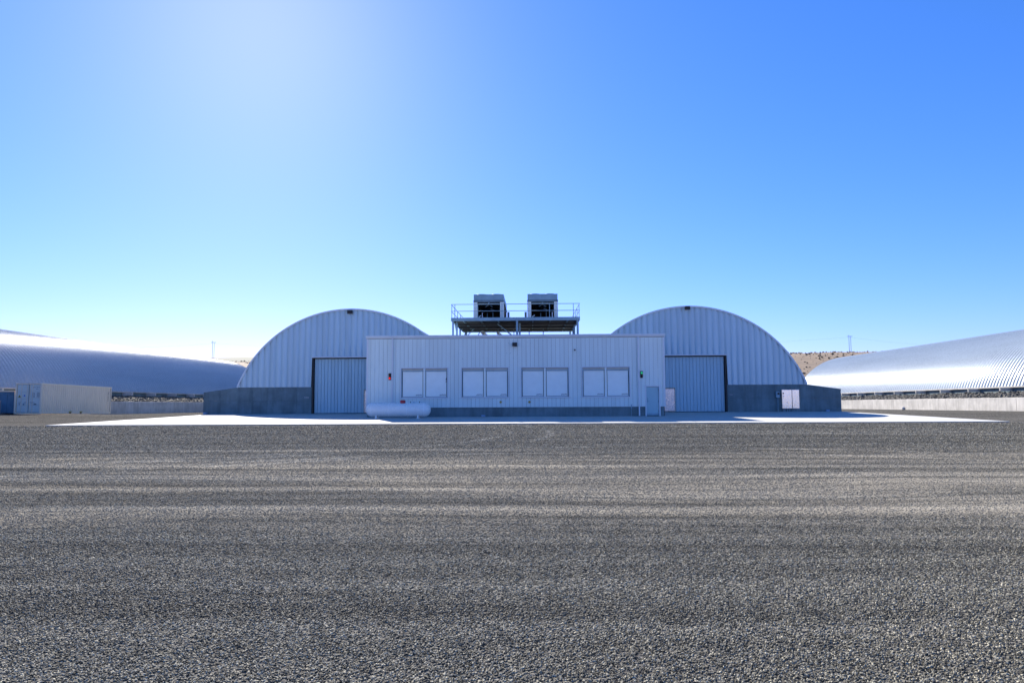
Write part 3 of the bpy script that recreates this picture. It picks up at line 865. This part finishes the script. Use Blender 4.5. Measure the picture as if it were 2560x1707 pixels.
def signal(x, z, lit_top, label):
    o = empty('signal_light', (x, YA-.05, z), label, 'signal light', 'two lens dock signal lights on the annex')
    MB().bbox(-.085, .085, -.08, 0, -.24, .24, .015).build('housing', M['black'], o)
    for k, zz in ((0, .115), (1, -.115)):
        m = (M['greenlens'] if lit_top else M['darklens']) if k == 0 else (M['darklens'] if lit_top else M['redlens'])
        MB().lathe([(-.10, 0), (-.10, .05), (-.09, .07), (-.081, .075)], (0, 0, zz), 'y', 16).build('lens', m, o)
        vz = MB(); n = 10
        for i in range(n):
            a0_, a1_ = -pi/2+pi*i/n, -pi/2+pi*(i+1)/n
            vz.add([(.085*sin(a0_), -.081, zz+.085*cos(a0_)), (.085*sin(a1_), -.081, zz+.085*cos(a1_)), (.085*sin(a1_), -.19, zz+.085*cos(a1_)), (.085*sin(a0_), -.19, zz+.085*cos(a0_))], [(0,1,2,3)])
        vz.build('visor', M['black'], o)
signal(-10.15, 2.91, False, 'signal light with glowing red lower lens left of the first window')
signal(7.99, 2.96, True, 'signal light with green upper lens above the grey door')

# ------------------------------------------------------------------ electrical cabinet and meter
cb = empty('electrical_cabinet', (21.9, YB-.35, .27), 'shiny pale two door electrical cabinet on legs against the right concrete wall', 'cabinet')
MB().bbox(-.72, .73, 0, .32, 0, 1.58, .01).build('body', M['cabinet'], cb)
MB().bbox(-.70, .10, -.03, -.001, .25, 1.53, .008).build('door', M['cabinet'], cb)
MB().bbox(.135, .71, -.03, -.001, .02, 1.56, .008).build('door', M['cabinet'], cb)
MB().bbox(-.70, .10, -.022, -.001, .02, .24, .006).build('lower_panel', M['cabinet'], cb)
MB().box(.106, .130, -.012, -.0008, .01, 1.57).build('door_seam', M['black'], cb)
MB().box(-.67, -.55, -.036, -.0305, 1.22, 1.32).build('warning_sign', plain('dark_red_sign', (.08, .012, .012), .5), cb)
MB().box(-.64, -.57, -.036, -.0305, 1.01, 1.08).box(-.63, -.60, -.036, -.0305, .85, .96).build('small_label', M['steel_dark'], cb)
MB().tube((-.28, -.045, .50), (-.28, -.03, .50), .03).build('lock', M['black'], cb)
q = MB()
for lx in (-.56, -.46, -.24, -.06, .20, .34, .46, .58): q.tube((lx, .12, -.27), (lx, .12, 0), .028, n=8)
for k, lx in enumerate((-.56, -.46, -.24, -.06, .20, .34, .46, .58)):
    MB().tube((lx, .12, -.27), (lx, .12, -.001), .028, n=8).build('conduit', M['steel'], cb)
mt = empty('meter_box', (20.92, YB-.2, 1.18), 'small blue grey electric meter box left of the shiny cabinet', 'meter')
MB().bbox(-.15, .15, 0, .18, 0, .5, .012).build('box', M['steel'], mt)
MB().lathe([(-.09, 0), (-.085, .06), (-.05, .085), (0, .09)], (.03, 0, .34), 'y', 18).build('meter_glass', M['darklens'], mt)
MB().box(-.10, .10, -.012, -.001, .05, .09).build('name_plate', M['chalk'], mt)
MB().tube((0, .1, -1.18), (0, .1, -.001), .03, n=8).build('conduit', M['steel'], mt)
for x_, w_, lb in ((-28.02, .30, 'small pale blue ground box at the foot of the left wing wall'), (25.04, .26, 'small pale blue ground box at the foot of the right wing wall')):
    o = empty('ground_box', (x_, YB-.16, 0), lb, 'utility box', 'ground boxes by the wing walls')
    MB().bbox(-w_/2, w_/2, -.1, .1, 0, .13, .02).build('body', M['bluebox'], o)
    MB().bbox(-w_/2-.01, w_/2+.01, -.11, .11, .131, .155, .01).build('lid', M['bluebox'], o)

# ------------------------------------------------------------------ propane tank
TY = 46.75; TR_ = .475
tk = empty('propane_tank', (-9.03, TY, 0), 'long white propane tank with red dome lid in front of the annex', 'tank')
prof = []
Lh = 2.22; hd = .42
for i in range(9):
    a = pi/2*i/8; prof.append((-Lh+hd*(1-sin(a)) if False else -Lh+hd*(1-cos(pi/2-a)) , TR_*sin(a)))
prof = [(-Lh+hd*(1-cos(a)), TR_*sin(a)) for a in np.linspace(0, pi/2, 10)]
prof += [(-x_, r_) for x_, r_ in prof[::-1]]
MB().lathe(prof, (0, 0, .10+TR_), 'x', 40).build('shell', M['tank'], tk)
for lx in (-1.48, 1.38):
    for ly in (-.26, .26):
        MB().box(lx-.045, lx+.045, ly-.05, ly+.05, 0, .26).box(lx-.09, lx+.09, ly-.08, ly+.08, 0, .02).build('leg', M['tank'], tk)
zt = .10+2*TR_
MB().lathe([(-.03, .19), (.12, .185), (.17, .165), (.19, .10), (.192, 0)], (.30, 0, zt), 'z', 20).build('dome_lid', M['red'], tk)
sm_ = MB()
for xw in (-1.80, -.62, .62, 1.80): sm_.lathe([(-.022, TR_-.002), (-.012, TR_+.006), (.012, TR_+.006), (.022, TR_-.002)], (xw, 0, .10+TR_), 'x', 40)
sm_.build('weld_seam', M['tank'], tk)['kind'] = 'stuff'
ringq = MB()
for k in range(12):
    a, b = 2*pi*k/12, 2*pi*(k+1)/12
    ringq.tube((-1.03+.055*cos(a), 0, zt+.06+.055*sin(a)), (-1.03+.055*cos(b), 0, zt+.06+.055*sin(b)), .012, n=6, cap=False)
ringq.build('lifting_ring', M['tank'], tk)
for fx_, h_, m in ((.84, .10, M['black']), (1.03, .09, M['steel']), (1.13, .07, M['steel']), (1.45, .10, M['black'])):
    MB().tube((fx_, 0, zt-.01), (fx_, 0, zt+h_), .03, .022, 8).build('valve', m, tk)

# ------------------------------------------------------------------ rooftop platform
PX0, PX1, PY0, PY1, PZ0, PZ1 = -6.1, 3.88, 52.5, 62.6, 7.26, 7.52
pf = empty('rooftop_platform', ((PX0+PX1)/2, PY0, 5.5), 'raised steel platform with guardrails standing above the annex roof', 'platform')
PL = Vector(pf.location)
def putp(o): o.location = -PL; return o
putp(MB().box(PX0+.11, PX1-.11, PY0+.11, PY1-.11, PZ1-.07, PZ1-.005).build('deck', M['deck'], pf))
putp(MB().bbox(PX0, PX1, PY0, PY0+.10, PZ0, PZ1, .008).build('front_beam', M['steel'], pf))
putp(MB().box(PX0, PX1, PY1-.10, PY1, PZ0, PZ1).build('rear_beam', M['steel'], pf))
for a in (PX0, PX1-.10): putp(MB().box(a, a+.10, PY0+.101, PY1-.101, PZ0, PZ1).build('side_beam', M['steel'], pf))
for k in range(7):
    xj = PX0+.9+k*(PX1-PX0-1.8)/6
    putp(MB().box(xj-.04, xj+.04, PY0+.101, PY1-.101, PZ0+.03, PZ1-.072).build('joist', M['steel_dark'] if k % 2 else M['steel'], pf))
for k in range(3):
    yj = PY0+2.2+k*2.6
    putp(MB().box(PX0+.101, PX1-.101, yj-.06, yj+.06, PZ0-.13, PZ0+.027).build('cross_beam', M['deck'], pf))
for cx_, cy_, w_ in ((-5.95, 52.62, .13), (-5.72, 53.3, .13), (-.98, 52.62, .16), (-.80, 54.4, .15), (3.70, 52.62, .16), (3.62, 55.2, .12), (-5.9, 57.5, .13), (-5.75, 61.5, .16), (3.66, 61.8, .16), (3.70, 58.3, .12)):
    putp(MB().box(cx_-w_/2, cx_+w_/2, cy_-w_/2, cy_+w_/2, 5.503, PZ0-.002).box(cx_-w_, cx_+w_, cy_-w_, cy_+w_, 5.5, 5.515).build('column', M['steel'], pf))
for p0, p1 in (((-5.9, 53.3, 7.2), (-5.9, 57.4, 5.6)), ((-5.8, 57.5, 5.6), (-5.8, 61.4, 7.2)), ((-5.6, 61.5, 5.6), (-4.5, 61.5, 7.2)), ((3.66, 55.2, 5.6), (3.66, 58.2, 7.2)), ((-2.6, 54.4, 7.22), (-.9, 54.4, 5.9)), ((-5.8, 57.5, 6.0), (-4.7, 57.5, 7.15))):
    putp(MB().bar(p0, p1, .07).build('brace', M['steel'], pf))
# thin hangers and pipes below the deck
for xh, yh in ((-2.7, 58), (-1.35, 58), (-.05, 58), (1.15, 58)):
    putp(MB().tube((xh, yh, 5.5), (xh, yh, PZ0-.13), .035, n=8).build('post', M['steel_dark'], pf))
for p0, p1, r_ in (((-4.1, 59.0, 6.95), (-3.2, 64.0, 6.2), .16), ((-2.7, 57.5, 6.75), (-1.1, 64.0, 5.9), .12), ((-1.9, 57.5, 6.85), (-.2, 64.0, 5.9), .05)):
    putp(MB().tube(p0, p1, r_, n=14).build('pipe', M['trim'], pf))
# guardrails
ZT, ZM = 8.56, 8.03
rl = lambda p0, p1: putp(MB().tube(p0, p1, .024, n=8).build('rail', M['steel'], pf))
for z_ in (ZT, ZM):
    rl((PX0+.02, PY0+.04, z_), (PX1-.02, PY0+.04, z_)); rl((PX0+.02, PY1-.04, z_), (PX1-.02, PY1-.04, z_))
    rl((PX0+.02, PY0+.04, z_), (PX0+.02, PY1-.04, z_)); rl((PX1-.02, PY0+.04, z_), (PX1-.02, PY1-.04, z_))
posts = [(x_, PY0+.04) for x_ in (-5.80, -4.02, -2.14, 1.54, 3.38)] + [(PX0+.02, y_) for y_ in (52.9, 55.0, 57.2, 59.6, 62.2)] + [(PX1-.02, y_) for y_ in (53.1, 55.4, 57.6, 59.8, 62.2)] + [(x_, PY1-.04) for x_ in (-4, -1, 2)]
for x_, y_ in posts:
    putp(MB().tube((x_, y_, PZ1+.002), (x_, y_, ZT), .024, n=8).build('rail_post', M['steel'], pf))

# dry coolers
def cooler():
    root = empty('cooling_unit', (0, 0, 0))
    W = 1.22; D = 7.0; H0 = 1.42; H1 = 2.05
    MB().bbox(-W+.02, W-.02, 0, D, H0+.16, H1, .02).build('casing', M['steel'], root)
    MB().bbox(-W-.01, W+.01, -.03, D+.03, H0, H0+.158, .015).build('casing_band', M['steel_dark'], root)
    for s_ in (-1, 1):
        a, b = sorted((s_*W, s_*(W-.31)))
        MB().bbox(a, b, .0, .25, 0, .71, .01).bbox(a, b, .0, .25, .716, H0-.002, .01).build('end_panel', M['shutter'], root)
        a, b = sorted((s_*(W-.02), s_*(W-.22)))
        MB().box(a, b, D-.2, D, 0, H0-.002).build('end_panel', M['steel'], root)
        q = MB()
        for k in range(30):
            zz = .06+k*.045; a, b = sorted((s_*(W-.03), s_*(W-.09)))
            q.box(a, b, .26, D-.21, zz, zz+.022)
        q.build('coil', M['coil'], root)
        a, b = sorted((s_*(W-.10), s_*(W-.13)))
        MB().box(a, b, .26, D-.21, .0, H0-.003).build('coil_backing', M['coil'], root)
    MB().box(-W+.24, W-.24, D-.12, D-.02, 0, H0-.004).build('rear_panel', M['black'], root)
    MB().box(-W+.14, W-.14, .3, D-.21, .01, .05).build('drip_tray', M['steel_dark'], root)
    for p0, p1 in (((-.28, .5, 1.10), (0, .5, 1.28)), ((.28, .5, 1.08), (0, .5, 1.28)), ((.38, .9, .86), (.1, .9, 1.0))):
        MB().bar(p0, p1, .05).build('brace', M['steel_dark'], root)
    MB().box(-W+.33, W-.33, .28, .33, H0-.16, H0-.05).box(-.06, .06, .1, .27, H0-.16, H0-.02).build('header', M['steel'], root)
    MB().tube((-.82, .4, 0), (-.82, .4, .28), .045).tube((-.82, .4, .28), (-.62, .4, .40), .045).build('pipe', M['shutter'], root)
    MB().tube((-.15, .6, .05), (-.15, .6, .6), .03).tube((.3, .7, .05), (.3, .7, .7), .03).build('pipe', M['steel_dark'], root)
    for fy in (.9, 2.6, 4.3, 6.0):
        for fxx in (-.6, .6):
            r0 = MB().lathe([(0, .56), (.03, .52), (.07, .47), (.09, .46), (.09, .44), (.0, .45)], (fxx, fy, H1+.002), 'z', 24)
            f = r0.build('fan_ring', M['steel_dark'], root)
            g_ = MB()
            for k in range(4): g_.bar((fxx+.44*cos(k*pi/4), fy+.44*sin(k*pi/4), H1+.085), (fxx-.44*cos(k*pi/4), fy-.44*sin(k*pi/4), H1+.085), .015)
            g_.build('fan_guard', M['black'], f)
    return root
def copy_tree(o, parent=None):
    c_ = o.copy(); col.objects.link(c_)
    if parent is not None: c_.parent = parent
    for ch in o.children: copy_tree(ch, c_)
    return c_
u1 = cooler()
u2 = copy_tree(u1)
for u, x_, lb in ((u1, -3.27, 'left cooling unit with dark open end behind the platform rail'), (u2, 1.04, 'right cooling unit with dark open end behind the platform rail')):
    u.location = (x_, 54.2, PZ1); tag(u, lb, 'cooling unit', 'cooling units on the rooftop platform')
for x_, lb in ((-1.72, 'narrow control box beside the left cooling unit'), (-.32, 'narrow control box beside the right cooling unit')):
    o = empty('control_box', (x_, 54.9, PZ1), lb, 'control box', 'control boxes between the cooling units')
    MB().bbox(-.09, .09, 0, .2, .12, .70, .01).build('body', M['steel_dark'], o)
    MB().box(-.06, .06, .05, .15, 0, .119).build('foot', M['steel'], o)
    MB().bar((.09, .02, .22), (.2, .02, .32), .02).build('handle', M['steel'], o)

# ------------------------------------------------------------------ cream shipping container
CW, CL, CH = 2.32, 9.9, 2.66
ct = empty('shipping_container', (-43.35, 58.0, .10), 'cream shipping container with closed doors beside the left retaining wall', 'shipping container')
ct.rotation_euler = (radians(-1.55), 0, 0)
hw = CW/2
def corr_wall(x_out, sgn):
    """side wall of trapezoid corrugations running along y"""
    q = MB(); y = .16; vs = []; P = .275
    pts_ = []
    while y < CL-.16:
        for dy, dx in ((0, 0), (.07, 0), (.105, -.036), (.175, -.036), (.21, -.0)):
            if y+dy < CL-.15: pts_.append((x_out+sgn*dx, y+dy))
        y += P
    for p in pts_: vs += [(p[0], p[1], .17), (p[0], p[1], CH-.1)]
    q.add(vs, [(2*i, 2*i+2, 2*i+3, 2*i+1) for i in range(len(pts_)-1)])
    return q
corr_wall(hw-.02, 1).build('side_wall', M['cream'], ct)
corr_wall(-hw+.02, -1).build('side_wall', M['cream'], ct)
q = MB(); yy = .12
while yy < CL-.2:
    q.box(-hw+.06, hw-.06, yy, yy+.11, CH-.06, CH-.03); yy += .22
q.box(-hw+.06, hw-.06, .1, CL-.1, CH-.075, CH-.061)
q.build('roof', M['cream'], ct)
for s_ in (-1, 1):
    a, b = sorted((s_*hw, s_*(hw-.08)))
    MB().box(a, b, .121, CL-.121, CH-.1, CH-.01).build('top_rail', M['cream'], ct)
    MB().box(a, b, .121, CL-.121, .03, .17).build('bottom_rail', M['cream'], ct)
    for y0, y1 in ((0, .12), (CL-.12, CL)):
        a2, b2 = sorted((s_*hw, s_*(hw-.12)))
        MB().box(a2, b2, y0, y1, .121, CH-.121).build('corner_post', M['cream'], ct)
        for z0 in (0, CH-.12):
            MB().bbox(a2-.003, b2+.003, y0-.003, y1+.003, z0, z0+.12, .01).build('corner_casting', M['cream'], ct)
            
MB().box(-hw+.123, hw-.123, .02, .12, CH-.11, CH-.01).build('door_header', M['cream'], ct)
MB().box(-hw+.123, hw-.123, .02, .12, .0, .12).build('door_sill', M['cream'], ct)
MB().box(-hw+.1, hw-.1, CL-.09, CL-.02, .1, CH-.1).build('end_wall', M['cream'], ct)
MB().box(-hw+.125, hw-.125, .11, .15, .12, CH-.11).build('door_gasket', M['black'], ct)
MB().box(-hw+.1, hw-.1, .16, CL-.1, .10, .14).build('floor', M['steel_dark'], ct)
for s_ in (-1, 1):
    a, b = sorted((s_*.02, s_*(hw-.14)))
    d = MB()
    for z0, z1 in ((.15, .72), (.75, 1.32), (1.35, 1.92), (1.95, CH-.14)): d.bbox(a+.01, b-.01, .045, .109, z0, z1, .02)
    d.box(a+.012, b-.012, .075, .108, .14, CH-.13)
    dd = d.build('door', M['cdoor_shade'], ct)
    for rx_ in (.14, .62) if s_ < 0 else (.14, .36):
        MB().tube((s_*rx_, .025, .10), (s_*rx_, .025, CH-.09), .017, n=8).build('lock_rod', M['cream'], dd)
        MB().bar((s_*rx_, .015, 1.0), (s_*(rx_+.22), .015, .98), .03).build('handle', M['steel_dark'], dd)
    hg = MB()
    for z_ in (.35, 1.0, 1.7, 2.3): hg.box(min(s_*(hw-.15), s_*(hw-.02)), max(s_*(hw-.15), s_*(hw-.02)), .005, .044, z_-.05, z_+.05)
    hg.build('hinge', M['cream'], dd)
    if s_ < 0:
        MB().add([(-.93, .040, 1.42), (-.66, .040, 1.42), (-.795, .040, 1.68)], [(0,1,2)]).build('warning_triangle', M['yellow'], dd)
        MB().add([(-.865, .037, 1.45), (-.725, .037, 1.45), (-.795, .037, 1.60)], [(0,1,2)]).build('warning_mark', M['ink'], dd)
        MB().lathe([(0, .0), (0, .065)], (-.36, .040, 1.58), 'y', 16).build('blue_sticker', M['bluedot'], dd)
        MB().box(-.80, -.74, .03, .044, .78, .9).box(-.46, -.34, .03, .044, .78, .9).build('plate', M['steel_dark'], dd)
    else:
        lines = [('CRSU 105472 5', .095, .36, 2.27), ('45G1', .095, .62, 2.12)]
        for bd, sz, x_, z_ in lines:
            t_ = text('container_number', bd, sz, (x_, .042, z_), M['ink'], None); t_.parent = dd
        for k in range(6):
            for j, bd in enumerate(('MAX.GR.', '30480 KG')):
                t_ = text('weight_text', bd if k < 5 else 'CU.CAP.', .07, (.30+j*.40, .042, 1.80-k*.075), M['ink'], None); t_.parent = dd
        MB().box(.50, .72, .03, .044, .80, .87).build('plate', M['ink'], dd)
for ya in (3.65, 5.15):      # yellow fork pockets on the side sill
    MB().box(hw-.02, hw+.006, ya, ya+.42, .171, .24).build('pocket_mark', M['yellow'], ct)
    MB().box(hw-.02, hw+.004, ya+.03, ya+.30, .035, .165).build('fork_pocket', M['black'], ct)
t_ = text('side_number', 'CRSU 105472 5', .15, (hw-.012, CL-.55, 2.2), M['ink'], None, rot=(pi/2, pi/2, pi/2)); t_.parent = ct

# blue open bin at the left edge
bn = empty('blue_bin', (-47.2, 58.4, .06), 'blue steel open top bin cut off by the left edge', 'bin')
q = MB(); W = 2.4
q.add([(-W, 0, .12), (W, 0, .12), (W, 0, 2.02), (-W, 0, 2.06), (-W, 2.2, .12), (W, 2.2, .12), (W, 2.2, 2.02), (-W, 2.2, 2.06)], [(0,1,2,3),(1,5,6,2),(5,4,7,6),(4,0,3,7),(0,4,5,1)])
q.build('body', M['blue'], bn)
for xr in (-1.8, -1.1, -.4, .3, 1.0, 1.7): MB().box(xr-.04, xr+.04, -.06, -.001, .15, 1.95).build('stiffener', M['blue'], bn)
MB().box(-W-.04, W+.04, -.07, -.002, 1.96, 2.07).box(-W-.04, W+.04, 2.202, 2.27, 1.96, 2.07).build('top_rail', M['cream'], bn)
MB().box(W+.002, W+.07, -.07, 2.27, .10, 2.07).build('end_frame', M['cream'], bn)
for xr in (-1.9, 1.9): MB().tube((xr, .3, .07), (xr, 1.9, .07), .07).build('roller', M['steel_dark'], bn)

bo_ = clumps('boulder', [(45.2, 84.3, float(gz(45.2, 84.3)) + .17)], [.30], M['conc_light'], jag=.15)
tag(bo_, 'single pale boulder at the foot of the right retaining wall', 'rock')

# ------------------------------------------------------------------ power poles on the hill
def h_frame(px, py, top, label, lean=0):
    z0 = float(hill_z(px, py)) - 1
    o = empty('power_pole', (px, py, z0), label, 'power pole', 'two pole power line frames on the skyline')
    H_ = top - z0
    for s_ in (-1, 1): MB().tube((s_*.78, 0, 0), (s_*.78, 0, H_ if s_ < 0 else H_*.93), .21, .15, 8).build('pole', M['wood'], o)
    MB().bar((-2.2, 0, H_*.93), (2.4, 0, H_*.93), .22).build('crossarm', M['wood'], o)
    for xx in (-1.9, 0, 1.9): MB().tube((xx, 0, H_*.93-1.0), (xx, 0, H_*.93-.1), .09, n=6).build('insulator', M['steel'], o)
    return Vector((px, py, z0 + H_*.93 - 1.0))
def ray_at(px, y):
    return (px-1325)/1707*y
a = h_frame(ray_at(2117, 610), 610, 1.67+(977.4-838)/1707*610, 'two pole power frame on the skyline above the right shed')
b = h_frame(ray_at(522.5, 610), 610, 1.67+(985.9-849)/1707*610, 'two pole power frame on the skyline above the left shed')
def wire(p0, p1, sag, label):
    q = MB(); n = 24; pr = None
    for i in range(n+1):
        t = i/n; p = p0.lerp(p1, t); p.z -= sag*4*t*(1-t)
        if pr is not None: q.tube(pr, p, .03, n=5, cap=False)
        pr = p.copy()
    tag(q.build('power_line', M['wire']), label, 'power line', 'power lines between the skyline poles')
for dx in (0,):
    o = Vector((dx, 0, 0))
    wire(a+o, b+o, 9, 'thin power wire strung between the two skyline frames')
    wire(a+o, Vector((520, 700, a.z+2)), 6, 'thin power wire running right from the right skyline frame')
    wire(b+o, Vector((-520, 560, b.z+2)), 6, 'thin power wire running left from the left skyline frame')
